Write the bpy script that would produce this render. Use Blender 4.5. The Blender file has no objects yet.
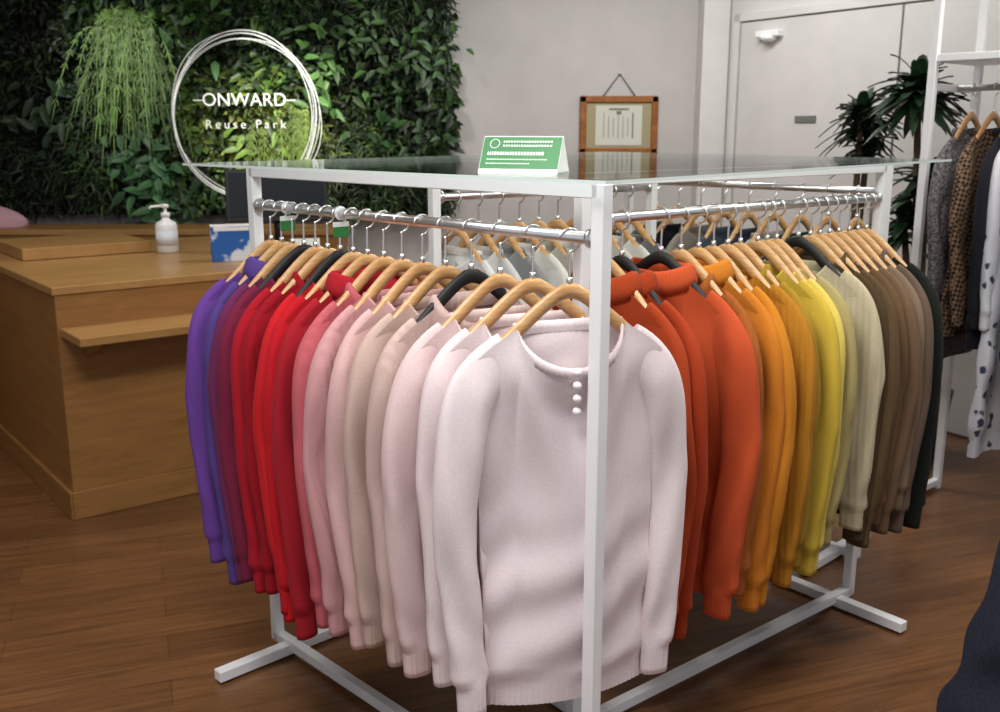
import bpy, math, random
from mathutils import Vector, Matrix
random.seed(7)
D=bpy.data; S=bpy.context.scene
S.view_settings.view_transform='Standard'
S.view_settings.exposure=.32
def lin(h):
    h=h.lstrip('#'); o=[]
    for i in (0,2,4):
        c=int(h[i:i+2],16)/255
        o.append(c/12.92 if c<=.04045 else ((c+.055)/1.055)**2.4)
    return (*o,1)
# ---------------- materials
def newmat(name,col='#808080',rough=.5,metal=0,**kw):
    m=D.materials.new(name); m.use_nodes=True
    b=m.node_tree.nodes['Principled BSDF']
    b.inputs['Base Color'].default_value=lin(col) if isinstance(col,str) else col
    b.inputs['Roughness'].default_value=rough; b.inputs['Metallic'].default_value=metal
    for k,v in kw.items(): b.inputs[k.replace('_',' ')].default_value=v
    return m
def nd(m,t,**kw):
    n=m.node_tree.nodes.new(t)
    for k,v in kw.items():
        if k in n.inputs: n.inputs[k].default_value=v
        else: setattr(n,k,v)
    return n
def lk(m,a,b): m.node_tree.links.new(a,b)
def bsdf(m): return m.node_tree.nodes['Principled BSDF']
def ramp(m,stops):
    n=nd(m,'ShaderNodeValToRGB'); e=n.color_ramp.elements
    while len(e)<len(stops): e.new(.5)
    for i,(p,c) in enumerate(stops): e[i].position=p; e[i].color=lin(c) if isinstance(c,str) else c
    return n
def painted(name,col,rough=.5,var=.04,scale=6,bump=.05):
    m=newmat(name,col,rough); c=lin(col)
    tc=nd(m,'ShaderNodeTexCoord'); no=nd(m,'ShaderNodeTexNoise',Scale=scale,Detail=5.0)
    lk(m,tc.outputs['Object'],no.inputs['Vector'])
    r=ramp(m,[(.3,tuple(x*(1-var) for x in c[:3])+(1,)),(.7,tuple(min(1,x*(1+var)) for x in c[:3])+(1,))])
    lk(m,no.outputs['Fac'],r.inputs[0]); lk(m,r.outputs[0],bsdf(m).inputs['Base Color'])
    n2=nd(m,'ShaderNodeTexNoise',Scale=180.0); lk(m,tc.outputs['Object'],n2.inputs['Vector'])
    b=nd(m,'ShaderNodeBump',Strength=bump,Distance=.002); lk(m,n2.outputs['Fac'],b.inputs['Height']); lk(m,b.outputs[0],bsdf(m).inputs['Normal'])
    return m
def wood(name,c1,c2,rough=.45,scale=(1,12,12),rot=0,grain=3):
    m=newmat(name,c1,rough)
    tc=nd(m,'ShaderNodeTexCoord'); mp=nd(m,'ShaderNodeMapping'); mp.inputs['Scale'].default_value=scale; mp.inputs['Rotation'].default_value=(0,0,rot)
    no=nd(m,'ShaderNodeTexNoise',Scale=float(grain),Detail=8.0,Roughness=.65,Distortion=.6)
    lk(m,tc.outputs['Object'],mp.inputs[0]); lk(m,mp.outputs[0],no.inputs['Vector'])
    r=ramp(m,[(.32,c2),(.68,c1)]); lk(m,no.outputs['Fac'],r.inputs[0]); lk(m,r.outputs[0],bsdf(m).inputs['Base Color'])
    b=nd(m,'ShaderNodeBump',Strength=.1,Distance=.003); lk(m,no.outputs['Fac'],b.inputs['Height']); lk(m,b.outputs[0],bsdf(m).inputs['Normal'])
    return m
def knit(name,col,rib=0,st=.22):
    m=newmat(name,col,.9); c=lin(col); B=bsdf(m)
    B.inputs['Sheen Weight'].default_value=.03; B.inputs['Sheen Roughness'].default_value=.5
    B.inputs['Specular IOR Level'].default_value=.15
    tc=nd(m,'ShaderNodeTexCoord')
    no=nd(m,'ShaderNodeTexNoise',Scale=240.0,Detail=2.0,Roughness=.6); lk(m,tc.outputs['Object'],no.inputs['Vector'])
    r=ramp(m,[(.3,tuple(x*.93 for x in c[:3])+(1,)),(.7,tuple(min(1,x*1.04) for x in c[:3])+(1,))])
    lk(m,no.outputs['Fac'],r.inputs[0]); lk(m,r.outputs[0],B.inputs['Base Color'])
    n2=nd(m,'ShaderNodeTexNoise',Scale=420.0,Detail=1.0); lk(m,tc.outputs['Object'],n2.inputs['Vector'])
    out=n2.outputs['Fac']
    if rib:
        w=nd(m,'ShaderNodeTexWave',Scale=rib/6.28,Distortion=.6,Detail=2.0); w.bands_direction='DIAGONAL'
        mp=nd(m,'ShaderNodeMapping'); mp.inputs['Scale'].default_value=(1,1,.03)
        lk(m,tc.outputs['Object'],mp.inputs[0]); lk(m,mp.outputs[0],w.inputs['Vector'])
        mx=nd(m,'ShaderNodeMath',operation='ADD'); lk(m,w.outputs['Fac'],mx.inputs[0]); lk(m,n2.outputs['Fac'],mx.inputs[1]); out=mx.outputs[0]
    b=nd(m,'ShaderNodeBump',Strength=st,Distance=.0016); lk(m,out,b.inputs['Height']); lk(m,b.outputs[0],B.inputs['Normal'])
    return m
M_white=newmat('white_powder_coat','#f4f5f7',.35)
M_chrome=newmat('chrome','#f0f1f2',.3,1)
M_hwood=wood('hanger_wood','#dcb07c','#c08f58',.35,(8,40,40))
M_hblack=newmat('hanger_black','#141416',.6)
M_wall=painted('wall_paint','#bfbcb9',.8)
M_wall2=painted('wall_paint_light','#d6d4d2',.8)
M_ceil=painted('ceiling_paint','#dddad6',.9)
M_door=painted('door_paint','#d2d0ce',.5)
M_line=newmat('door_gap','#8f8c88',.7)
M_cwood=wood('counter_oak','#a07340','#875f31',.4,(1.2,1.2,10),0,3)
M_cwood2=wood('counter_top_oak','#b78f59','#9e7442',.35,(1,14,1),0,3)
M_plastic=newmat('white_plastic','#f2f4f6',.3)
M_black=newmat('black_plastic','#0e0f12',.35)

# ---------------- mesh builder
class MB:
    def __init__(s): s.v=[];s.f=[];s.m=[];s.sm=[];s.mats=[];s.col=[]
    def mi(s,mat):
        if mat not in s.mats: s.mats.append(mat)
        return s.mats.index(mat)
    def face(s,idx,k,sm): s.f.append(idx);s.m.append(k);s.sm.append(sm)
    def box(s,c,size,mat,M=None,rz=0,rx=0,ry=0,bev=0):
        k=s.mi(mat); hx,hy,hz=[x/2 for x in size]
        R=Matrix.Rotation(rz,4,'Z')@Matrix.Rotation(ry,4,'Y')@Matrix.Rotation(rx,4,'X')
        T=Matrix.Translation(c)@R
        if M: T=M@T
        if bev<=0: bev=min(hx,hy,hz)*.12
        b=min(bev,.006)
        import itertools
        idx={}
        for sx,sy,sz in itertools.product((-1,1),repeat=3):
            for ax in range(3):
                p=[sx*hx,sy*hy,sz*hz]
                for q in range(3):
                    if q!=ax: p[q]-=(sx,sy,sz)[q]*b
                idx[(sx,sy,sz,ax)]=len(s.v); s.v.append(tuple(T@Vector(p)))
        def F(l):
            s.face(l,k,False)
        for ax in range(3):
            a,c2=[(1,2),(2,0),(0,1)][ax]
            for sg in (-1,1):
                l=[]
                for (p,q) in ((-1,-1),(1,-1),(1,1),(-1,1)):
                    t=[0,0,0]; t[ax]=sg;t[a]=p;t[c2]=q; l.append(idx[(*t,ax)])
                F(l if sg>0 else l[::-1])
            for p in (-1,1):
                for q in (-1,1):
                    def K(e,w):
                        t=[0,0,0];t[ax]=e;t[a]=p;t[c2]=q; return idx[(*t,w)]
                    l=[K(-1,a),K(1,a),K(1,c2),K(-1,c2)]
                    F(l if p*q<0 else l[::-1])
        for sx,sy,sz in itertools.product((-1,1),repeat=3):
            l=[idx[(sx,sy,sz,i)] for i in range(3)]
            F(l if sx*sy*sz>0 else l[::-1])
    def beam(s,p,q,w,mat,h=None):
        p=Vector(p);q=Vector(q);d=q-p
        if abs(d.z)>.9*d.length:
            s.box((p+q)/2,(w,w,d.length),mat,rz=getattr(s,'rz',0)); return
        s.box((p+q)/2,(d.length,w,h or w),mat,rz=math.atan2(d.y,d.x))
    def tube(s,path,r,mat,n=8,cap=True,el=None):
        k=s.mi(mat);o=len(s.v);P=[Vector(p) for p in path];N=len(P)
        up=None
        for i,p in enumerate(P):
            d=(P[min(i+1,N-1)]-P[max(i-1,0)]).normalized()
            if up is None:
                up=Vector((0,0,1)) if abs(d.z)<.9 else Vector((0,1,0))
            a=d.cross(up)
            if a.length<1e-4: a=d.cross(Vector((1,0,0)))
            a.normalize();b=a.cross(d).normalized(); up=b
            rr=r[i] if isinstance(r,(list,tuple)) else r
            for j in range(n):
                t=2*math.pi*j/n
                ra,rb=(rr if not el else rr*el[0]),(rr if not el else rr*el[1])
                s.v.append(tuple(p+a*math.cos(t)*ra+b*math.sin(t)*rb))
        for i in range(N-1):
            for j in range(n):
                j2=(j+1)%n
                s.face((o+i*n+j,o+i*n+j2,o+(i+1)*n+j2,o+(i+1)*n+j),k,True)
        if cap:
            s.face(tuple(o+j for j in range(n))[::-1],k,False); s.face(tuple(o+(N-1)*n+j for j in range(n)),k,False)
    def loft(s,rings,mat,close=True,cap0=False,cap1=False,smooth=True):
        k=s.mi(mat);o=len(s.v);n=len(rings[0])
        for R in rings: s.v+= [tuple(p) for p in R]
        for i in range(len(rings)-1):
            for j in range(n if close else n-1):
                j2=(j+1)%n
                s.face((o+i*n+j,o+i*n+j2,o+(i+1)*n+j2,o+(i+1)*n+j),k,smooth)
        if cap0: s.face(tuple(o+j for j in range(n))[::-1],k,False)
        if cap1: s.face(tuple(o+(len(rings)-1)*n+j for j in range(n)),k,False)
    def lathe(s,c,prof,mat,n=20,M=None):
        R=[]
        for r,z in prof:
            R.append([Vector((c[0]+r*math.cos(2*math.pi*j/n),c[1]+r*math.sin(2*math.pi*j/n),c[2]+z)) for j in range(n)])
        s.loft(R,mat,cap0=True,cap1=True)
    def mesh(s,name):
        me=D.meshes.new(name); me.from_pydata(s.v,[],s.f)
        for m in s.mats: me.materials.append(m)
        me.polygons.foreach_set('material_index',s.m); me.polygons.foreach_set('use_smooth',s.sm)
        if s.col:
            ca=me.color_attributes.new('Col','FLOAT_COLOR','POINT')
            fl=[x for c in s.col for x in c]; ca.data.foreach_set('color',fl)
        me.update(); return me
    def obj(s,name,loc=(0,0,0),rz=0,parent=None):
        ob=D.objects.new(name,s.mesh(name)); S.collection.objects.link(ob)
        ob.location=loc; ob.rotation_euler=(0,0,rz)
        if parent: ob.parent=parent
        return ob

# ---------------- camera
cam=D.cameras.new('camera'); co=D.objects.new('camera',cam); S.collection.objects.link(co)
co.location=(0,0,1.45); co.rotation_euler=(math.radians(90-12.73),0,0)
cam.lens=36; cam.sensor_width=36; cam.clip_start=.05
cam.dof.use_dof=True; cam.dof.focus_distance=2.0; cam.dof.aperture_fstop=6.3
S.camera=co

# ---------------- room
mf=newmat('floor_wood','#5a3a24',.30)
tc=nd(mf,'ShaderNodeTexCoord'); mp=nd(mf,'ShaderNodeMapping'); mp.inputs['Rotation'].default_value=(0,0,math.radians(-20))
lk(mf,tc.outputs['Object'],mp.inputs[0])
br=nd(mf,'ShaderNodeTexBrick'); br.offset=.37
for k,v in {'Scale':1.0,'Mortar Size':.0009,'Brick Width':1.2,'Row Height':.13,'Bias':0.0}.items(): br.inputs[k].default_value=v
br.inputs['Color1'].default_value=lin('#835c3a'); br.inputs['Color2'].default_value=lin('#714d2f'); br.inputs['Mortar'].default_value=lin('#4a311d')
lk(mf,mp.outputs[0],br.inputs['Vector'])
mp2=nd(mf,'ShaderNodeMapping'); mp2.inputs['Scale'].default_value=(1.3,22,1); lk(mf,mp.outputs[0],mp2.inputs[0])
ng=nd(mf,'ShaderNodeTexNoise',Scale=2.2,Detail=9.0,Roughness=.68,Distortion=.8); lk(mf,mp2.outputs[0],ng.inputs['Vector'])
rg=ramp(mf,[(.3,(.50,.46,.43,1)),(.7,(1.15,1.12,1.08,1))]); lk(mf,ng.outputs['Fac'],rg.inputs[0])
mx=nd(mf,'ShaderNodeMix',data_type='RGBA',blend_type='MULTIPLY'); mx.inputs[0].default_value=1
lk(mf,br.outputs['Color'],mx.inputs[6]); lk(mf,rg.outputs[0],mx.inputs[7]); lk(mf,mx.outputs[2],bsdf(mf).inputs['Base Color'])
bb=nd(mf,'ShaderNodeBump',Strength=.08,Distance=.002); lk(mf,ng.outputs['Fac'],bb.inputs['Height']); lk(mf,bb.outputs[0],bsdf(mf).inputs['Normal'])
def slab(name,x0,x1,y0,y1,z0,z1,mat):
    b=MB(); b.box(((x0+x1)/2,(y0+y1)/2,(z0+z1)/2),(x1-x0,y1-y0,z1-z0),mat,bev=.0005); return b.obj(name)
slab('floor',-4.7,4.8,-2.0,6.4,-.1,0,mf)
slab('ceiling',-4.7,4.8,-2.0,6.4,2.8,2.9,M_ceil)
slab('wall_back',-4.7,1.33,6.2,6.4,0,2.8,M_wall)
slab('wall_left',-4.7,-4.5,-2.0,6.2,0,2.8,M_wall)
slab('trim_1',1.17,1.32,6.02,6.2,0,2.8,M_wall2)
WD=Vector((.55,-.835,0)).normalized(); W0=Vector((1.33,6.05,0)); wang=math.atan2(WD.y,WD.x)
b=MB(); Lw=7.2
b.box((Lw/2-.15,.1,1.4),(Lw+.3,.2,2.8),M_wall2,bev=.0005); b.obj('wall_right',tuple(W0),wang)
b=MB()
def wbox(b,s0,s1,z0,z1,out,th,mat):
    b.box(((s0+s1)/2,-out,(z0+z1)/2),(s1-s0,th,z1-z0),mat,bev=.001)
wbox(b,.09,2.3,.0,2.05,.006,.01,M_line)
wbox(b,.06,.10,0,2.09,.017,.03,M_wall2); wbox(b,.06,2.34,2.05,2.09,.017,.03,M_wall2); wbox(b,2.3,2.34,0,2.09,.017,.03,M_wall2)
wbox(b,.112,1.15,.01,2.04,.016,.02,M_door); wbox(b,1.163,2.29,.01,2.04,.016,.02,M_door)
wbox(b,.54,.68,1.49,1.525,.030,.008,newmat('door_plate','#6f726f',.5))
wbox(b,1.08,1.10,.95,1.1,.042,.03,M_chrome)
b.box((.34,-.05,1.965),(.16,.05,.035),M_plastic,bev=.005); b.lathe((.34,-.05,1.935),[(.02,-.012),(.045,0),(.05,.014),(.03,.026)],M_plastic)
b.obj('door_1',tuple(W0),wang)
# ---------------- garment racks
M_glassedge=newmat('glass_edge','#dfeee9',.2)
mg=D.materials.new('clear_glass'); mg.use_nodes=True; nt=mg.node_tree; nt.nodes.clear()
o=nt.nodes.new('ShaderNodeOutputMaterial'); mixs=nt.nodes.new('ShaderNodeMixShader'); tr=nt.nodes.new('ShaderNodeBsdfTransparent'); gl=nt.nodes.new('ShaderNodeBsdfGlossy'); gl.inputs['Roughness'].default_value=.06
tr.inputs[0].default_value=(.95,.98,.97,1); fr=nt.nodes.new('ShaderNodeFresnel'); fr.inputs[0].default_value=1.12
nt.links.new(fr.outputs[0],mixs.inputs[0]); nt.links.new(tr.outputs[0],mixs.inputs[1]); nt.links.new(gl.outputs[0],mixs.inputs[2]); nt.links.new(mixs.outputs[0],o.inputs[0])
HT=1.36; RAIL=1.26
N_=Vector((.18,1.78,0)); L_=Vector((-.64,2.636,0)); R0=Vector((.178,2.175,0)); R1=Vector((1.10,2.92,0))
B0=Vector((-.19,2.92,0)); B1=Vector((.52,3.46,0)); F0=Vector((1.22,3.2,0)); F1=Vector((.5,3.93,0))
def rack(P,Q,foot=.23,inset=.07):
    b=MB(); d=(Q-P).normalized(); n=Vector((-d.y,d.x,0)); w=.028; b.rz=math.atan2(d.y,d.x)
    for e in (P,Q): b.beam((e.x,e.y,.02),(e.x,e.y,HT-.002),w,M_white)
    b.beam((P.x,P.y,HT-.014),(Q.x,Q.y,HT-.014),w,M_white)
    b.beam((P.x,P.y,.032),(Q.x,Q.y,.032),w,M_white)
    for e,sg in ((P,1),(Q,-1)):
        c=e+d*sg*inset; a=c-n*foot; z=c+n*foot
        b.beam((a.x,a.y,.022),(z.x,z.y,.022),.034,M_white,.03)
        for q in (a,z):
            qq=q+(c-q).normalized()*.03
            b.lathe((qq.x,qq.y,0),[(.012,0),(.012,.012)],M_black,10)
    b.tube([(P.x,P.y,RAIL),(Q.x,Q.y,RAIL)],.0115,M_chrome,16)
    for e,sg in ((P,1),(Q,-1)):
        c=e+d*sg*.02; c2=e+d*sg*.026
        b.tube([(c.x,c.y,RAIL),(c2.x,c2.y,RAIL)],.018,M_chrome,16)
    return b.obj('garment_rack')
rack(N_,L_);rack(R0,R1);rack(B0,B1);rack(F0,F1)
def pane(name,pts,z0,z1):
    b=MB(); k=b.mi(mg); e=b.mi(M_glassedge)
    b.v=[(x,y,z0) for x,y in pts]+[(x,y,z1) for x,y in pts]; n=len(pts)
    b.face(tuple(range(n))[::-1],k,False); b.face(tuple(range(n,2*n)),k,False)
    for i in range(n): b.face((i,(i+1)%n,n+(i+1)%n,n+i),e,False)
    return b.obj(name)
pane('glass_tabletop',[(.18,1.72),(1.34,3.02),(.42,4.1),(-.83,2.66)],HT,HT+.006)

# ---------------- hanger mesh
def hanger_mesh(name,wm):
    b=MB(); pts=[];rr=[]
    for i in range(31):
        x=-.185+.37*i/30; z=-.10-.9*(math.sqrt(x*x+.03**2)-.03)
        y=-.25*x*x
        pts.append((x,y,z)); rr.append(.0085 if abs(x)>.02 else .0095)
    rr[0]=rr[-1]=.006
    b.tube(pts,rr,wm,10,el=(1.0,1.6))
    hk=[(0,0,-.105),(0,0,-.08),(0,0,-.05),(.001,0,-.035)]
    R=.021; cz=-.0065
    for i in range(15):
        t=math.radians(-90+ 265*i/14); hk.append((R*math.cos(t),0,cz+R*math.sin(t)))
    b.tube(hk,.0026,M_chrome,7)
    b.tube([(0,0,-.09),(0,0,-.075)],.006,M_chrome,8)
    return b.mesh(name)
HM=[hanger_mesh('hanger',M_hwood),hanger_mesh('hanger_dark',M_hblack)]
def sst(a): a=max(0,min(1,a)); return a*a*(3-2*a)
def sgnp(v,p): return math.copysign(abs(v)**p,v)
mbn=newmat('pearl_button','#fffafa',.12)
def garment(name,loc,rz,mat,seed,L=.8,hw=.185,thick=.024,neck=.09,collar='crew',sl=.70,dark=False,flare=0,folds=1,buttons=False,sleeves=True,slev=1.0,dip=.060,sx=0,sw=1.0,hi=False):
    rnd=random.Random(seed); b=MB()
    ph=[rnd.uniform(0,6.28) for _ in range(9)]; fq=[rnd.uniform(14,22),rnd.uniform(26,40)]
    shz=lambda x:-.112-.62*(math.sqrt(x*x+.03**2)-.03)-5*max(0,abs(x)-.15)**2
    dipf,dipb=(dip,.010) if collar!='turtle' else (.022,.01)
    if collar=='vneck': dipf=.12
    zb=-.10-L
    NT,NA=(64,260) if hi else (54,80)
    def topz(x,front):
        z=shz(x)
        if abs(x)<neck:
            q=math.sqrt(max(0,1-(x/neck)**2))
            if collar=='vneck' and front: q=1-abs(x)/neck
            z=shz(neck)-(dipf if front else dipb)*q
        return z
    lean=rnd.uniform(-.012,.012)
    rings=[]
    for i in range(NT+1):
        t=(i/NT)**1.3
        sh=.192
        w=hw+(sh-hw)*(1-sst(t/.16))
        w*=1+flare*t
        w+= .006*math.sin(5*t+ph[0])*t
        hem=sst((t-.915)/.010); w*=1-.04*hem
        w*= 1+.02*math.exp(-((t-.90)/.02)**2)
        ring=[]
        for j in range(NA):
            a=2*math.pi*j/NA; c,s=math.cos(a),math.sin(a)
            x=w*sgnp(c,.75)
            front=s<0
            open_=0.
            if abs(x)<neck: open_=.036*math.sqrt(max(0,1-(x/neck)**2))
            k=sst(t/.14)
            edge=(1-abs(c)**3)
            d0=.0145+open_
            d1=thick*(.75+.5*edge)
            dep=d0*(1-k)+d1*k
            dep*=(1-.14*hem)*(1+.08*math.exp(-((t-.90)/.02)**2))
            y=dep*sgnp(s,.6)
            A=folds*sst(t/.5)
            y+=A*(.008*math.sin(fq[0]*x+ph[1]+1.5*t)+.003*math.sin(fq[1]*x+ph[2]-2*t))
            y+=A*.005*(1 if front else -1)*math.sin(fq[0]*1.3*x+ph[3]+t*2)
            y+=.004*math.sin(9*t+ph[4]+6*x)*k
            y+= -.004*folds*(1 if front else -1)*math.sin(40*(abs(x)+t*.35)+ph[5])*k*(1-sst(t/.6))
            y+= .0035*folds*(-1 if front else 1)*math.sin(30*t-22*x*(1 if ph[8]>3 else -1)+ph[7])*sst((t-.35)/.3)*(1-hem)
            if hi: y+= .0011*(-1 if front else 1)*math.sin(x*560)*hem
            y+= -.25*x*x*(1-k)
            z0=topz(x,front)
            zz=z0+(zb-z0)*t + .006*math.sin(7*x+ph[6])*t
            ring.append((x+lean*t,y,zz))
        rings.append(ring)
    b.loft(rings,mat)
    ir=[[(x*.97,y*.8,z) for x,y,z in rings[-1]],[(x*.95,y*.7,z+.05) for x,y,z in rings[-1]]]
    b.loft([rings[-1]]+ir,mat)
    CR=[];n=160 if hi else 84
    if collar in('crew','vneck'): prof=[(-.002,-.014),(.0030,-.012),(.0045,.000),(.003,.009),(-.002,.008),(-.003,-.004)]
    elif collar=='mock': prof=[(-.002,-.010),(.005,-.002),(.004,.014),(.001,.024),(-.004,.022),(-.004,0)]
    else: prof=[(0,-.012),(.010,-.008),(.013,.012),(.010,.036),(.003,.044),(-.004,.040),(-.006,0)]
    for (o_,h_) in prof:
        r=[]
        for j in range(n):
            a=2*math.pi*j/n; x=neck*math.cos(a); f=math.sin(a)<0
            yy=.0505*math.sin(a)
            z=topz(x*.999,f)
            lx=1-(.12*max(0,h_)/.04)
            rib=.0008*math.sin(a*(60 if hi else 36))
            r.append((x*lx+math.cos(a)*(o_+rib),yy+math.sin(a)*(o_+rib)-.25*x*x,z+h_))
        CR.append(r)
    CR.append(CR[0]); b.loft(CR,mat)
    if buttons:
        for q in range(4):
            x=-.008+q*.002; z=topz(x,True)+.004-q*.026; y=-.060+q*.0045
            P=[(.0,-.009),(.0065,-.0055),(.009,0),(.0065,.0055),(.0,.009)]
            b.lathe((x,y-.004,z),[(max(r,.0004),zz) for r,zz in P],mbn,14)
    if sleeves:
        for sd in (-1,1):
            bow=rnd.uniform(-.004,.022)*slev; yd=rnd.uniform(-.035,.012); p2=[rnd.uniform(0,6.28) for _ in range(7)]
            el_=rnd.uniform(.36,.6); eb=rnd.uniform(0,.026)
            SR=[];ns=66;na=52 if hi else 30; sl2=sl*rnd.uniform(.95,1.03)
            f_=rnd.uniform(.7,1.3)
            def P(s):
                e=math.exp(-s*9)
                return (.214+sx-(.094+sx)*e+bow*math.sin(math.pi*min(1,s*1.1))-.012*s, yd*s-.008*sst(s/.3)+eb*math.exp(-((s-el_)/.22)**2), -.213-sl2*(s-.045*(1-e)))
            for i in range(ns+1):
                s=(i/ns)**1.1
                cx,cy,cz=P(s); x2,_,z2=P(s+.01); dx,dz=x2-cx,z2-cz; l=math.hypot(dx,dz); ax,az=-dz/l,dx/l
                g=sst(s/.14)
                cuff=sst((s-.905)/.008)
                ra=sw*(.047-.015*s)*(1-.13*cuff); rb=(.012+.012*g-.005*s)*(1-.10*cuff)
                bal=1+.05*math.exp(-((s-.89)/.02)**2)
                ring=[]
                for j in range(na):
                    a=2*math.pi*j/na; ca,sa=math.cos(a),math.sin(a)
                    cr=1+.04*f_*math.sin(17*s+1.5*math.sin(a+p2[1])+p2[2])*(1-cuff)*g+.06*math.sin(2*a+p2[3]+1.2*s)*g+.07*math.exp(-((s-el_)/.05)**2)*math.sin(3*a+p2[4])+.05*math.sin(34*s+2*a+p2[5])*sst((s-.65)/.2)*(1-cuff)
                    u=ra*bal*sgnp(ca,.85)*cr; y=cy+rb*bal*sgnp(sa,.8)*cr-.004*(1-g)
                    # sharp-ish diagonal drape folds, front & back
                    y+= .0045*f_*math.sin(13*s+u*60+p2[6])*g*(1-cuff)*abs(sa)
                    if hi: y+=.0009*math.sin(u*700)*cuff*(1 if sa>0 else -1)
                    ring.append((sd*(cx+ax*u),y,cz+az*u))
                if sd<0: ring=ring[::-1]
                SR.append(ring)
            last=SR[-1]; mxx=sum(p[0] for p in last)/na; myy=sum(p[1] for p in last)/na
            SR.append([(mxx+(p[0]-mxx)*.88,myy+(p[1]-myy)*.75,p[2]-.001) for p in last])
            SR.append([(mxx+(p[0]-mxx)*.84,myy+(p[1]-myy)*.6,p[2]+.03) for p in last])
            b.loft(SR,mat,cap0=True,cap1=True)
    ob=b.obj(name,loc,rz)
    h=D.objects.new('hanger',HM[1 if dark else 0]); S.collection.objects.link(h); h.parent=ob
    return ob
sd=100
left=[('#eee0e2',.82,.715,0,'crew',0),('#ebdadb',.82,.71,0,'crew',0),('#e2c9c8',.80,.72,0,'crew',0),('#cdb2aa',.78,.70,220,'mock',1),('#c8ad a2'.replace(' ',''),.79,.72,0,'crew',0),('#d8b1ae',.77,.71,0,'crew',0),
('#cf9a9c',.80,.75,220,'crew',0),('#c3626a',.79,.73,220,'mock',0),('#a8202c',.84,.78,0,'turtle',0),('#c01c26',.78,.74,0,'crew',0),('#c92026',.80,.75,0,'crew',1),('#9a1522',.79,.73,220,'mock',0),
('#ac1a28',.77,.73,0,'crew',0),('#7b2440',.77,.72,0,'crew',1),('#6f2c56',.76,.73,0,'crew',0),('#594389',.79,.75,0,'turtle',0),('#6d4498',.78,.74,0,'crew',0)]
nL=len(left); Lv=L_-N_; Ln=Lv.length; Ld=Lv.normalized()
inc=[.098-.045*min(1,i/9) for i in range(nL-1)]; k_=(Ln-.075-.07)/sum(inc); pos=[.075]
for v in inc: pos.append(pos[-1]+v*k_)
ang0=math.degrees(math.atan2(.69,.72)); angs=[19,25,31,35,38,41]
for i,(col,L,sl,rib,cl,dk) in enumerate(left):
    p=N_+Ld*pos[i]; r=random.Random(i+5)
    a=angs[i] if i<len(angs) else ang0+r.uniform(-3,3)
    garment('sweater',(p.x,p.y,RAIL),math.radians(a),knit('knit_l%d'%i,col,rib=rib,st=.6 if rib else .22),sd+i,L=L,collar=cl,dip=.082 if i<3 else .06,folds=1.6 if i<6 else 1.2,
        neck=[.108,.108,.11][i] if i<3 else r.uniform(.09,.108),sl=sl,buttons=(i==0),dark=dk,thick=.022 if i<6 else .015,slev=1 if i<7 else .6,hw=.182,hi=i<5)
right=[('#a8401e','turtle',.80,0,.075),('#a53c1c','turtle',.80,1,.125),('#c9552f','turtle',.80,1,.255),('#a8602a','mock',.74,0,.325),('#d17f2a','turtle',.80,0,.39),('#cf8428','crew',.86,0,.445),('#b97e26','crew',.78,0,.50),('#a8842c','mock',.76,0,.55),
('#cfb242','crew',.80,0,.62),('#dcc862','crew',.78,0,.66),('#aea06c','crew',.74,0,.70),('#c9be9f','crew',.70,1,.795),('#4d3d28','crew',.74,0,.85),('#5f4c34','mock',.75,0,.895),('#6b5238','crew',.74,0,.94),('#765d46','crew',.74,0,.985),('#84705d','crew',.73,0,1.035),('#6a584c','mock',.76,0,1.08),('#1e221f','crew',.78,0,1.125)]
Rv=R1-R0; Rn=Rv.length; Rd=Rv.normalized(); ra=-math.degrees(math.atan2(.78,.63))
for i,(col,cl,L,dk,ps) in enumerate(right):
    r=random.Random(i+50); p=R0+Rd*ps
    big=i in (2,11)
    garment('sweater',(p.x,p.y,RAIL),math.radians(ra+r.uniform(-3,3)+(4 if big else 0)),knit('knit_r%d'%i,col,rib=220 if i in (3,6,11,13) else 0,st=.6 if i in (3,6,11,13) else .22),sd+200+i,L=L,
        collar=cl,neck=r.uniform(.085,.1),sl=L-.05+r.uniform(-.02,.02),dark=dk,thick=.022 if big else .014,slev=.8,hw=.186,sx=.010,sw=1.2 if big else 1.05,folds=1.3 if big else 1.1,hi=i in(2,4,5,11))
back=['#e4e2de','#d2d2d1','#8f9092','#e2dfd8','#b5b0a6','#e8e5e0','#a8a7a6','#cfcac0','#dad7d0','#77787a']
for i,cc in enumerate(back):
    r=random.Random(i+90); p=B0+(B1-B0).normalized()*(.08+.078*i)
    garment('sweater',(p.x,p.y,RAIL),math.radians(ra+r.uniform(-4,4)),knit('knit_b%d'%i,cc),sd+400+i,collar='crew',neck=.1,thick=.022)
four=['#5c5a58','#8b8f92','#2e3a34','#a9a49c','#3a3f50','#4a5560','#8c8478','#1c1e26','#515a55']
for i,cc in enumerate(four):
    r=random.Random(i+120); p=F0+(F1-F0).normalized()*(.09+.1*i)
    garment('sweater',(p.x,p.y,RAIL),math.radians(ang0+r.uniform(-4,4)),knit('knit_f%d'%i,cc),sd+500+i,collar='crew',neck=.1,thick=.022)

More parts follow.
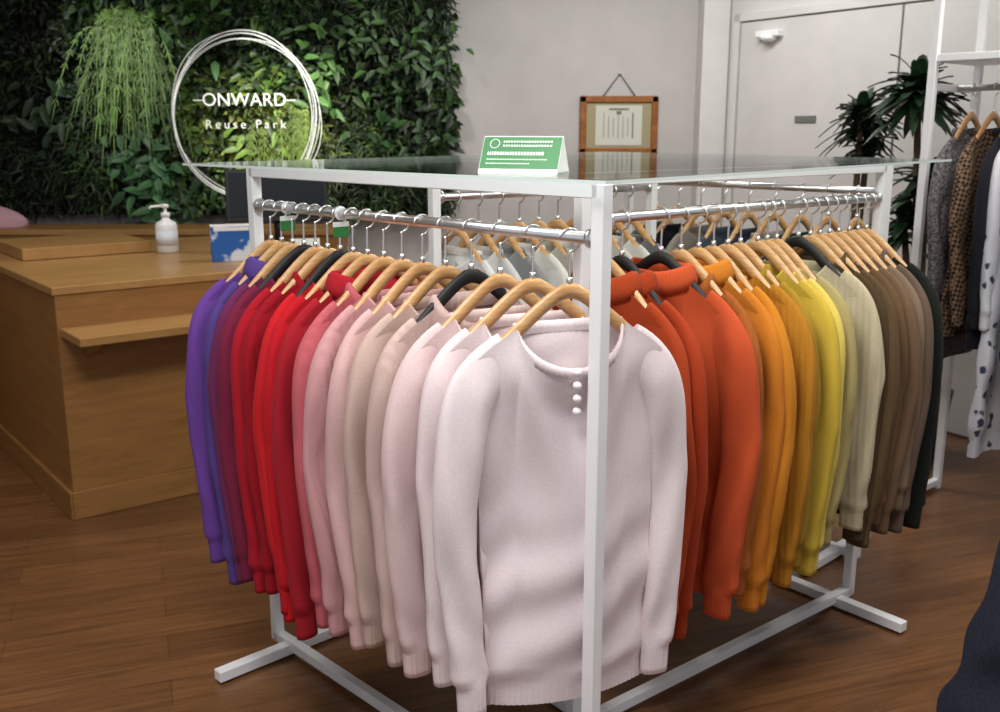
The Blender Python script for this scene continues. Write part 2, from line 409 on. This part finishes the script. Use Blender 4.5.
# ---------------- tent sign
M_green=newmat('sign_green','#2f7d40',.45); M_signw=newmat('sign_white','#e9f2ea',.4)
b=MB()
w,h,dp=.168,.072,.042
for sg in (-1,1):
    A=[(-w/2,sg*dp,0),(w/2,sg*dp,0),(w/2,0,h),(-w/2,0,h)]
    A2=[(x,y*.9,z-.002) for x,y,z in A]
    b.loft([A,A2],M_signw,cap0=True,cap1=True,smooth=False)
    b.loft([[(sg*w/2,-dp,0),(sg*w/2,dp,0),(sg*w/2,0,h)],[(sg*(w/2-.002),-dp,0),(sg*(w/2-.002),dp,0),(sg*(w/2-.002),0,h)]],M_signw,cap0=True,cap1=True,smooth=False)
b.box((0,0,.0015),(w,dp*1.9,.003),M_signw)
def face_local(x,t,off):
    n=Vector((0,-h,dp)).normalized(); return Vector((x,-dp*(1-t),h*t))+n*off
def patch(x0,x1,t0,t1,mat,off):
    k=b.mi(mat);o=len(b.v); b.v+=[tuple(face_local(x,t,off)) for x,t in ((x0,t0),(x1,t0),(x1,t1),(x0,t1))]; b.face((o,o+1,o+2,o+3),k,False)
patch(-w/2+.002,w/2-.002,.12,.97,M_green,.0008)
rs=random.Random(3)
for (t,hh,x0,x1) in ((.84,.05,-.04,.06),(.73,.05,-.04,.065),(.52,.09,-.07,.045),(.36,.03,-.07,.055),(.25,.03,-.07,.02)):
    x=x0
    while x<x1:
        ww=rs.uniform(.0025,.005); patch(x,x+ww,t-hh/2,t+hh/2,M_signw,.0014); x+=ww+.0018
cc=[]
for j in range(17):
    a=2*math.pi*j/16; cc.append(face_local(-.058+.010*math.cos(a),.78+.12*math.sin(a),.0014))
b.tube(cc,.001,M_signw,5,cap=False)
b.obj('tent_sign',(.048,2.06,HT+.0062),math.radians(-20))
for (P,d,s) in ((N_,Ld,1.03),(N_,Ld,.80)):
    b=MB(); b.tube([(0,-.003,0),(0,.003,0)],.0165,M_plastic,16); b.box((0,0,-.038),(.042,.004,.036),M_green,bev=.001); b.box((0,0,-.026),(.044,.0045,.012),M_signw,bev=.001)
    p=P+d*s; b.obj('rail_size_tag',(p.x,p.y,RAIL),math.radians(ang0))

# ---------------- living wall
mleaf=newmat('leaf','#2c5a1e',.5); at=nd(mleaf,'ShaderNodeAttribute'); at.attribute_name='Col'; lk(mleaf,at.outputs['Color'],bsdf(mleaf).inputs['Base Color'])
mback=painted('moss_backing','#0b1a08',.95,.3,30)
def leaf(b,p,d,nrm,l,w,col,droop=.25,k=0):
    d=d.normalized(); sx=d.cross(nrm).normalized(); n=sx.cross(d).normalized()
    o=len(b.v)
    P=lambda t,s,f: p+d*(l*t)-n*(l*droop*t*t)+sx*(w*s)+n*(w*f)
    pts=[P(0,0,0),P(.33,0,-.1),P(.7,0,-.1),P(1,0,0),P(.3,-.5,.12),P(.68,-.4,.1),P(.3,.5,.12),P(.68,.4,.1)]
    b.v+=[tuple(q) for q in pts]
    for f in ((0,1,4),(0,6,1),(4,1,2,5),(1,6,7,2),(5,2,3),(2,7,3)): b.face(tuple(o+i for i in f),k,True)
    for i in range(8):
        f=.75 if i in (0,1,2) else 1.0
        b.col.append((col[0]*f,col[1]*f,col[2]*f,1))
b=MB(); km=b.mi(mleaf); kb=b.mi(mback)
rw=random.Random(11)
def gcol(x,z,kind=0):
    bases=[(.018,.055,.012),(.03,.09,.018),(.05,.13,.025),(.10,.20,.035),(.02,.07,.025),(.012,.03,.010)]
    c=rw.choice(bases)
    g=math.exp(-((x+1.35)/.5)**2-((z-1.4)/.35)**2)  # lit patch near the logo painted into the leaf colours: brighter, yellower
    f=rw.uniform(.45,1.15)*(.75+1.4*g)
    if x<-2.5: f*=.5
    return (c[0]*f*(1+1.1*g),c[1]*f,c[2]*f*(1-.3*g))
X0,X1=-4.3,-.27
for i in range(16000):
    x=rw.uniform(X0,X1); z=rw.uniform(.98,2.75)
    if i%3: x=rw.uniform(-3.1,X1); z=rw.uniform(.98,2.25)
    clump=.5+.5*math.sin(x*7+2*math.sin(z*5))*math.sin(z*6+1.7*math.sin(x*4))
    y=6.12-rw.uniform(0,.06)-.13*clump
    ed=(X1-x)
    if ed<.12 and rw.random()<.5: y=6.14
    d=Vector((rw.gauss(0,.6),-rw.uniform(.2,1.0),rw.gauss(-.45,.5)))
    n=Vector((rw.gauss(0,.4),-1,rw.gauss(.5,.4)))
    tp=math.sin(x*3.1+1)+math.cos(z*4.3+x)+rw.gauss(0,.3)
    if tp>.7: l,w=rw.uniform(.06,.11),rw.uniform(.03,.055)
    elif tp>-.5: l,w=rw.uniform(.03,.06),rw.uniform(.015,.03)
    else: l,w=rw.uniform(.06,.11),rw.uniform(.009,.016)
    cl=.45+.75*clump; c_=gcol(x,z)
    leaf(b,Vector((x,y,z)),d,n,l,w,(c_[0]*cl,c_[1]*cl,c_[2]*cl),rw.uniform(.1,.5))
def strands(cx,cz,nn,ln,sp,col):
    for i in range(nn):
        p=Vector((cx+rw.gauss(0,sp*.25),5.97,cz+rw.uniform(-.06,.08))); v=Vector((rw.gauss(0,sp*1.1),-rw.uniform(.1,.5),rw.uniform(.1,.9)))
        L=ln*rw.uniform(.55,1.15); n=9; pr=p
        f=rw.uniform(.4,1.2)
        for q in range(n):
            t=(q+1)/n
            np_=p+v*(L*t)*.8+Vector((0,.06*t,-L*t*t*1.25))
            leaf(b,pr,(np_-pr),Vector((rw.uniform(-.4,.4),-1,.3)),(np_-pr).length*1.15,.007,(col[0]*f,col[1]*f,col[2]*f),0)
            for sg in (-1,1):
                dd=(np_-pr).normalized()+Vector((sg*.6,-.2,0)); leaf(b,pr,dd,Vector((0,-1,.2)),.05,.005,(col[0]*f,col[1]*f,col[2]*f),.1)
            pr=np_
strands(-2.10,2.0,150,.60,.26,(.20,.36,.09))
strands(-1.25,1.5,80,.33,.3,(.28,.42,.07))
for (cx,cz,nn,sz,cc) in ((-2.1,1.3,50,.13,(.09,.24,.10)),(-2.0,1.08,40,.14,(.06,.18,.06)),(-1.75,2.1,30,.14,(.05,.15,.03)),(-1.0,1.75,40,.11,(.1,.24,.05)),(-1.45,1.3,40,.11,(.2,.34,.06)),(-.6,1.35,40,.10,(.04,.13,.03)),(-2.6,1.55,30,.13,(.02,.06,.02)),(-.5,1.9,40,.10,(.05,.13,.03)),(-.8,1.95,50,.09,(.05,.12,.03))):
    for i in range(nn):
        f=rw.uniform(.4,1.2)
        leaf(b,Vector((cx+rw.gauss(0,.13),5.99-rw.uniform(0,.06),cz+rw.gauss(0,.12))),Vector((rw.gauss(0,.8),-.5,rw.gauss(-.3,.6))),Vector((rw.gauss(0,.3),-1,.5)),sz*rw.uniform(.5,1.1),sz*.36,tuple(x*f for x in cc),.35)
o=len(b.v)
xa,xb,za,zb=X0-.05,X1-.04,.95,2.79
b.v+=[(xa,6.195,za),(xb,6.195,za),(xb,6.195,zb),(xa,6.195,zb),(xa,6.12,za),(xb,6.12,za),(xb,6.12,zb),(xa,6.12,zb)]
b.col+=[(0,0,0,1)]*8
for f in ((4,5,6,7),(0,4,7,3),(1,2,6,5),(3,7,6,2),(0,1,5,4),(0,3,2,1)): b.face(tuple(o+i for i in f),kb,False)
b.obj('living_plant_wall')
# logo
M_logo=newmat('logo_white_glow','#f4f6f4',.4); bsdf(M_logo).inputs['Emission Color'].default_value=(1,1,1,1); bsdf(M_logo).inputs['Emission Strength'].default_value=.12  # faint self-glow put into the white logo material
LC=Vector((-1.45,5.85,1.525))
b=MB()
for (rx,rz_,ox,oz,tl,rr) in ((.405,.45,0,0,.0,.0036),(.42,.445,.014,-.014,.12,.0022),(.392,.464,-.014,.008,-.08,.0024),(.418,.457,.004,.014,.22,.002),(.40,.44,-.008,-.014,-.25,.002)):
    pts=[]
    for j in range(73):
        a=2*math.pi*j/72; x=rx*math.cos(a)+.004*math.sin(5*a+ox*300);z=rz_*math.sin(a)+.004*math.cos(4*a+oz*200)
        pts.append((ox+x*math.cos(tl)-z*math.sin(tl),.004*math.sin(3*a),oz+x*math.sin(tl)+z*math.cos(tl)))
    b.tube(pts,rr,M_logo,6,cap=False)
b.box((-.255,0,.09),(.07,.006,.006),M_logo); b.box((.255,0,.09),(.07,.006,.006),M_logo)
for (x,z) in ((-.29,.3),(.29,.3),(-.29,-.3),(.29,-.3)): b.tube([(x*1.03,.0,z*1.08),(x*1.03,.2,z*1.08)],.004,M_chrome,6)
lg=b.obj('wall_logo_sign',tuple(LC))
def text(s,x,z,size,ext,sp=1.0,off=0):
    cu=D.curves.new('letters','FONT'); cu.body=s; cu.size=size; cu.align_x='CENTER'; cu.align_y='CENTER'; cu.extrude=ext; cu.space_character=sp; cu.offset=off
    o=D.objects.new('letters',cu); S.collection.objects.link(o); o.data.materials.append(M_logo); o.parent=lg; o.location=(x,0,z); o.rotation_euler=(math.pi/2,0,0)
text('ONWARD',0,.09,.102,.003,1.02,-.0004); text('Reuse Park',0,-.045,.068,.002,1.5,-.0006)

# ---------------- certificate
M_frame=wood('frame_wood','#a5672f','#7d4a1e',.35,(8,8,8))
mc=newmat('certificate_paper','#cfd0c4',.6); mink=newmat('ink','#7c7a6c',.8)
b=MB()
w,h=.47,.345
for sg in (-1,1):
    b.box((0,0,sg*(h/2-.02)),(w,.025,.04),M_frame,bev=.006); b.box((sg*(w/2-.02),0,0),(.04,.025,h),M_frame,bev=.006)
b.box((0,.004,0),(w-.06,.008,h-.06),newmat('mat_board','#a39a78',.8)); b.box((0,-.001,0),(w-.19,.006,h-.11),mc)
for i in range(7): b.box((-.09+.029*i,-.0045,-.01 if i%3 else .0),(.004 if i!=6 else .009,.001,.15-.02*(i%3)),mink)
b.box((0,-.0045,.095),(.12,.001,.012),mink); b.box((0,-.0045,.075),(.03,.001,.02),mink)
b.tube([(-.1,.002,h/2-.005),(0,.004,h/2+.13),(.1,.002,h/2-.005)],.003,M_hblack,6)
b.lathe((0,-.0,h/2+.125),[(.008,0),(.008,.012)],M_chrome,10)
b.obj('framed_certificate',(.715,6.186,1.477))

# ---------------- counter
CA=math.radians(38.3); CM=(-1.62,3.59,0)
b=MB(); ht=.894
b.box((.64,.69,(ht-.03)/2),(1.28,1.38,ht-.03),M_cwood,bev=.002)
b.box((.64,.69,ht-.015),(1.30,1.40,.03),M_cwood2,bev=.003)
b.box((.38,1.10,ht+.028),(.56,.50,.052),M_cwood2,bev=.003)
b.box((.64,-.008,.055),(1.296,.016,.11),M_cwood,bev=.003); b.box((-.008,.69,.055),(.016,1.40,.11),M_cwood,bev=.003)
b.box((.60,-.12,.725),(1.18,.24,.032),M_cwood2,bev=.003)
for x in (.1,1.1):
    A=[(x-.012,0,.71),(x-.012,-.16,.71),(x-.012,-.14,.68),(x-.012,0,.62)]; B=[(x+.012,y,z) for _,y,z in A]
    b.loft([A,B],M_cwood,cap0=True,cap1=True,smooth=False)
b.obj('service_counter',CM,CA)
def cpos(x,y,z=ht):
    return (CM[0]+x*math.cos(CA)-y*math.sin(CA),CM[1]+x*math.sin(CA)+y*math.cos(CA),z+.0005)
b=MB(); b.box((-2.5,5.74,.44),(3.2,.34,.88),M_cwood,bev=.003); b.box((-2.5,5.74,.895),(3.24,.36,.03),M_cwood2,bev=.003)
for i in range(5): b.box((-3.7+.64*i,5.567,.42),(.004,.006,.8),M_hblack)
b.obj('back_counter')
b=MB(); b.box((0,0,.43),(.7,1.0,.86),M_cwood,bev=.003); b.box((0,0,.875),(.72,1.02,.03),M_cwood2,bev=.003); b.box((0,-.506,.05),(.71,.014,.1),M_cwood)
b.obj('side_counter',(-3.25,4.55,0),CA)
# sanitizer
b=MB()
b.lathe((0,0,0),[(.034,0),(.038,.004),(.038,.11),(.034,.125),(.014,.138),(.013,.15)],M_plastic,24)
b.lathe((0,0,.15),[(.016,0),(.016,.016),(.006,.018),(.0055,.04)],M_plastic,16)
b.tube([(0,0,.188),(-.012,-.004,.195),(-.045,-.015,.192),(-.05,-.017,.183)],.0055,M_plastic,8); b.lathe((0,0,.186),[(.013,0),(.014,.012),(.01,.016)],M_plastic,14)
b.lathe((0,0,.03),[(.0383,0),(.0383,.06)],newmat('bottle_label','#dfe8ee',.6),24)
o_=b.obj('sanitizer_bottle',cpos(.72,.80)); o_.scale=(1.3,1.3,1.1)
mbx=newmat('printed_box','#3f7fc4',.5); tc=nd(mbx,'ShaderNodeTexCoord'); no=nd(mbx,'ShaderNodeTexNoise',Scale=12.0,Detail=4.0); lk(mbx,tc.outputs['Object'],no.inputs['Vector']); r=ramp(mbx,[(.50,'#1f62b4'),(.58,'#dfeaf4')]); lk(mbx,no.outputs['Fac'],r.inputs[0]); lk(mbx,r.outputs[0],bsdf(mbx).inputs['Base Color'])
mflap=newmat('box_flap','#f5f5f5',.5)
b=MB(); b.box((0,0,.075),(.17,.09,.15),mbx,bev=.002); b.box((0,-.046,.14),(.15,.002,.016),mflap); b.box((0,0,.152),(.17,.09,.004),mflap); b.obj('tissue_box',cpos(.83,.33),math.radians(20))
b=MB(); b.box((0,0,.26),(.46,.03,.24),M_black,bev=.004,rx=-.12); b.tube([(0,.03,0.01),(0,.03,.2)],.02,M_black,12); b.box((0,.02,.008),(.22,.16,.016),M_black); b.box((0,-.02,.265),(.43,.004,.20),newmat('screen','#101418',.15),rx=-.12)
b.obj('pos_monitor',cpos(1.14,.50),math.radians(12))
b=MB(); b.box((0,0,.025),(.16,.1,.05),M_green,bev=.003); b.box((0,-.03,.06),(.12,.003,.06),M_signw,rx=-.2); b.obj('leaflet_holder',cpos(1.12,.2),math.radians(20))
b=MB(); R=[]
for i in range(12):
    t=i/11; rr=.2*math.sqrt(max(0.001,1-t**2)); R.append([(rr*math.cos(a)*(1+.12*math.sin(3*a+4*t)),.5*rr*math.sin(a)*(1+.1*math.sin(5*a+t)),.13*t+.012*math.sin(6*a+3*t)*(1-t)*(t>0)) for a in [2*math.pi*j/32 for j in range(32)]])
b.loft(R,knit('cloth_pink','#c79fa8'),cap0=True,cap1=True); b.obj('folded_cloth',(-2.9,5.7,.911))

# ---------------- dracaena plants
M_soil=newmat('soil','#1d130c',.95); M_pot=painted('pot_ceramic','#3a3a3a',.5); M_trunk=wood('trunk_bark','#5e4a35','#3f3022',.85,(20,20,6))
def dracaena(loc,heads,seed):
    b=MB(); b.mi(mleaf); r=random.Random(seed)
    def pad():
        while len(b.col)<len(b.v): b.col.append((0,0,0,1))
    b.lathe((0,0,0),[(.11,0),(.13,.02),(.16,.3),(.165,.32),(.15,.32),(.148,.29)],M_pot,28); b.lathe((0,0,.27),[(.148,0),(.146,.02)],M_soil,24)
    for (hx,hy,hz,n,l) in heads:
        b.tube([(hx*.2,hy*.2,.27),(hx*.5,hy*.5,.27+(hz-.27)*.5),(hx,hy,hz)],[.02,.018,.014],M_trunk,8); pad()
        for i in range(n):
            a=r.uniform(0,6.28); el=r.uniform(-.35,1.3); d=Vector((math.cos(a)*math.cos(el),math.sin(a)*math.cos(el),math.sin(el)))
            p=Vector((hx,hy,hz+r.uniform(-.06,.05))); ll=l*r.uniform(.7,1.1); seg=5; f=r.uniform(.4,1.2); o=len(b.v)
            sx=d.cross(Vector((0,0,1))).normalized()
            for q in range(seg+1):
                t=q/seg; c=p+d*ll*t+Vector((0,0,-.4*ll*t*t)); w=.034*(1-t)**.5*(.4+min(1,t*3)*.6)+.0008
                b.v+=[tuple(c-sx*w),tuple(c+Vector((0,0,-.006))),tuple(c+sx*w)]
                b.col+=[(.012*f,.045*f,.014*f,1)]*3
            for q in range(seg):
                for e in (0,1): b.face((o+q*3+e,o+q*3+e+1,o+q*3+e+4,o+q*3+e+3),0,True)
    pad(); return b.obj('potted_dracaena',loc)
dracaena((1.66,4.72,0),[(.0,0,1.49,95,.18),(.05,.03,1.36,50,.16)],4)
dracaena((1.86,4.35,0),[(-.10,0,1.60,130,.23),(-.04,-.03,1.24,60,.19),(-.1,.02,1.04,50,.17)],9)

# ---------------- right side rack with shelf + coats
def pat(name,kind):
    m=newmat(name,'#333333',.85); tc=nd(m,'ShaderNodeTexCoord'); B=bsdf(m)
    if kind=='tweed':
        n=nd(m,'ShaderNodeTexNoise',Scale=120.0,Detail=3.0); r=ramp(m,[(.38,'#312f33'),(.62,'#7f7a79')])
        lk(m,tc.outputs['Object'],n.inputs['Vector']); lk(m,n.outputs['Fac'],r.inputs[0])
    elif kind=='check':
        n=nd(m,'ShaderNodeTexChecker',Scale=85.0); n.inputs['Color1'].default_value=lin('#80634a'); n.inputs['Color2'].default_value=lin('#1c1512')
        mp=nd(m,'ShaderNodeMapping'); mp.inputs['Rotation'].default_value=(.3,.5,.7); lk(m,tc.outputs['Object'],mp.inputs[0]); lk(m,mp.outputs[0],n.inputs['Vector']); lk(m,n.outputs['Color'],B.inputs['Base Color']); return m
    else:
        n=nd(m,'ShaderNodeTexVoronoi',Scale=30.0 if kind=='floral' else 17.0)
        nn=nd(m,'ShaderNodeTexNoise',Scale=30.0); ad=nd(m,'ShaderNodeVectorMath',operation='ADD'); sc=nd(m,'ShaderNodeVectorMath',operation='SCALE'); sc.inputs['Scale'].default_value=.04
        lk(m,tc.outputs['Object'],nn.inputs['Vector']); lk(m,nn.outputs['Color'],sc.inputs[0]); lk(m,sc.outputs[0],ad.inputs[1]); lk(m,tc.outputs['Object'],ad.inputs[0]); lk(m,ad.outputs[0],n.inputs['Vector'])
        r=ramp(m,[(.30,'#d8d8dc'),(.36,'#1a2233')] if kind=='floral' else [(.25,'#3a425c'),(.32,'#d9dbe2')]); lk(m,n.outputs['Distance'],r.inputs[0])
    lk(m,r.outputs[0],B.inputs['Base Color']); return m
Q0=Vector((1.68,3.82,0)); Q1=Vector((2.62,2.75,0)); qd=(Q1-Q0).normalized(); qn=Vector((-qd.y,qd.x,0))
b=MB(); b.rz=math.atan2(qd.y,qd.x)
for e in (Q0,Q1):
    for o2 in (-.18,.18):
        p=e+qn*o2; b.beam((p.x,p.y,0),(p.x,p.y,2.4),.028,M_white)
    for z in (.03,1.60,1.70,2.39):
        p,q=e+qn*-.18,e+qn*.18; b.beam((p.x,p.y,z),(q.x,q.y,z),.026,M_white)
for z in (1.70,2.39):
    c=(Q0+Q1)/2; b.box((c.x,c.y,z),((Q1-Q0).length,.38,.025),M_white,rz=b.rz)
b.tube([(Q0.x,Q0.y,1.60),(Q1.x,Q1.y,1.60)],.0115,M_chrome,14)
b.obj('shelved_garment_rack')
qa=math.degrees(math.atan2(qd.y,qd.x))
coats=[('coat',pat('tweed','tweed'),.90),('coat',pat('houndstooth','check'),.78),('coat',knit('wool_black','#202228'),.82),('dress',pat('floral2','floralw'),1.22),('dress',pat('floral','floral'),1.05),('dress',pat('floral3','floral'),1.15),('coat',knit('wool_brown','#7a5f48'),.9),('coat',pat('tweed3','tweed'),.9),('dress',pat('floral4','floralw'),1.1),('coat',knit('wool_grey','#55555a'),.9)]
cp=[.07,.15,.22,.285,.42,.54,.66,.80,.94,1.1]
for i,(nm,m,L) in enumerate(coats):
    p=Q0+qd*cp[i]; r=random.Random(i+300)
    garment(nm,(p.x,p.y,1.60),math.radians(qa-90+180+r.uniform(-5,5)),m,700+i,L=L,thick=.026,hw=.2,flare=.12,neck=.08,sl=.66,folds=1.6)
mden=newmat('denim','#151d30',.85); tc=nd(mden,'ShaderNodeTexCoord'); n=nd(mden,'ShaderNodeTexNoise',Scale=200.0); lk(mden,tc.outputs['Object'],n.inputs['Vector']); r=ramp(mden,[(.3,'#0a0f1b'),(.7,'#182236')]); lk(mden,n.outputs['Fac'],r.inputs[0]); lk(mden,r.outputs[0],bsdf(mden).inputs['Base Color'])
b=MB()
b.tube([(0.98,1.80,1.35),(1.8,1.55,1.35)],.0115,M_chrome,14)
b.rz=math.atan2(-.23,.75)
b.beam((1.8,1.55,0),(1.8,1.55,1.36),.028,M_white); b.beam((1.55,1.4,.015),(2.0,1.75,.015),.03,M_white); b.beam((1.65,1.75,.015),(2.0,1.35,.015),.03,M_white)
b.obj('garment_stand')
garment('denim_dress',(1.185,1.737,1.35),math.radians(10),mden,900,L=1.0,hw=.19,thick=.05,flare=1.1,neck=.08,sleeves=False,folds=3)

# ---------------- lights
def area(name,loc,rot,sx,sy,e,col=(1,.96,.9)):
    l=D.lights.new(name,'AREA'); l.shape='RECTANGLE'; l.size=sx; l.size_y=sy; l.energy=e; l.color=col
    o=D.objects.new(name,l); S.collection.objects.link(o); o.location=loc; o.rotation_euler=rot; return o
area('added_coat_light',(-.5,1.0,2.75),(0,0,0),.9,.6,42,(1,.985,.97))
area('added_coat_light',(.9,1.6,2.75),(0,0,0),.7,.7,22,(1,.96,.92))
area('added_coat_light',(-1.9,3.6,2.75),(0,0,0),.8,.8,13,(1,.95,.9))
area('added_coat_light',(.6,4.8,2.75),(0,0,0),1.2,.5,30,(1,.98,.95))
area('added_coat_light',(2.0,3.0,2.75),(0,0,0),.6,.6,20)  # extra light added to brighten the coats on the shelved rack
def spot(loc,tgt,e,ang,col=(1,.97,.88)):
    l=D.lights.new('spot_lamp','SPOT'); l.energy=e; l.spot_size=math.radians(ang); l.spot_blend=.8; l.shadow_soft_size=.04; l.color=col
    o=D.objects.new('spot_lamp',l); S.collection.objects.link(o); o.location=loc; o.rotation_euler=(Vector(tgt)-Vector(loc)).to_track_quat('-Z','Y').to_euler()
spot((-1.1,4.6,2.7),(-1.30,6.1,1.38),180,32)
spot((-2.4,4.6,2.7),(-2.15,6.1,1.7),60,38)
spot((-.6,4.7,2.7),(-.6,6.1,1.6),25,42)
w=D.worlds.new('world'); S.world=w; w.use_nodes=True; bg=w.node_tree.nodes['Background']; bg.inputs[0].default_value=(.84,.91,1,1); bg.inputs[1].default_value=.48
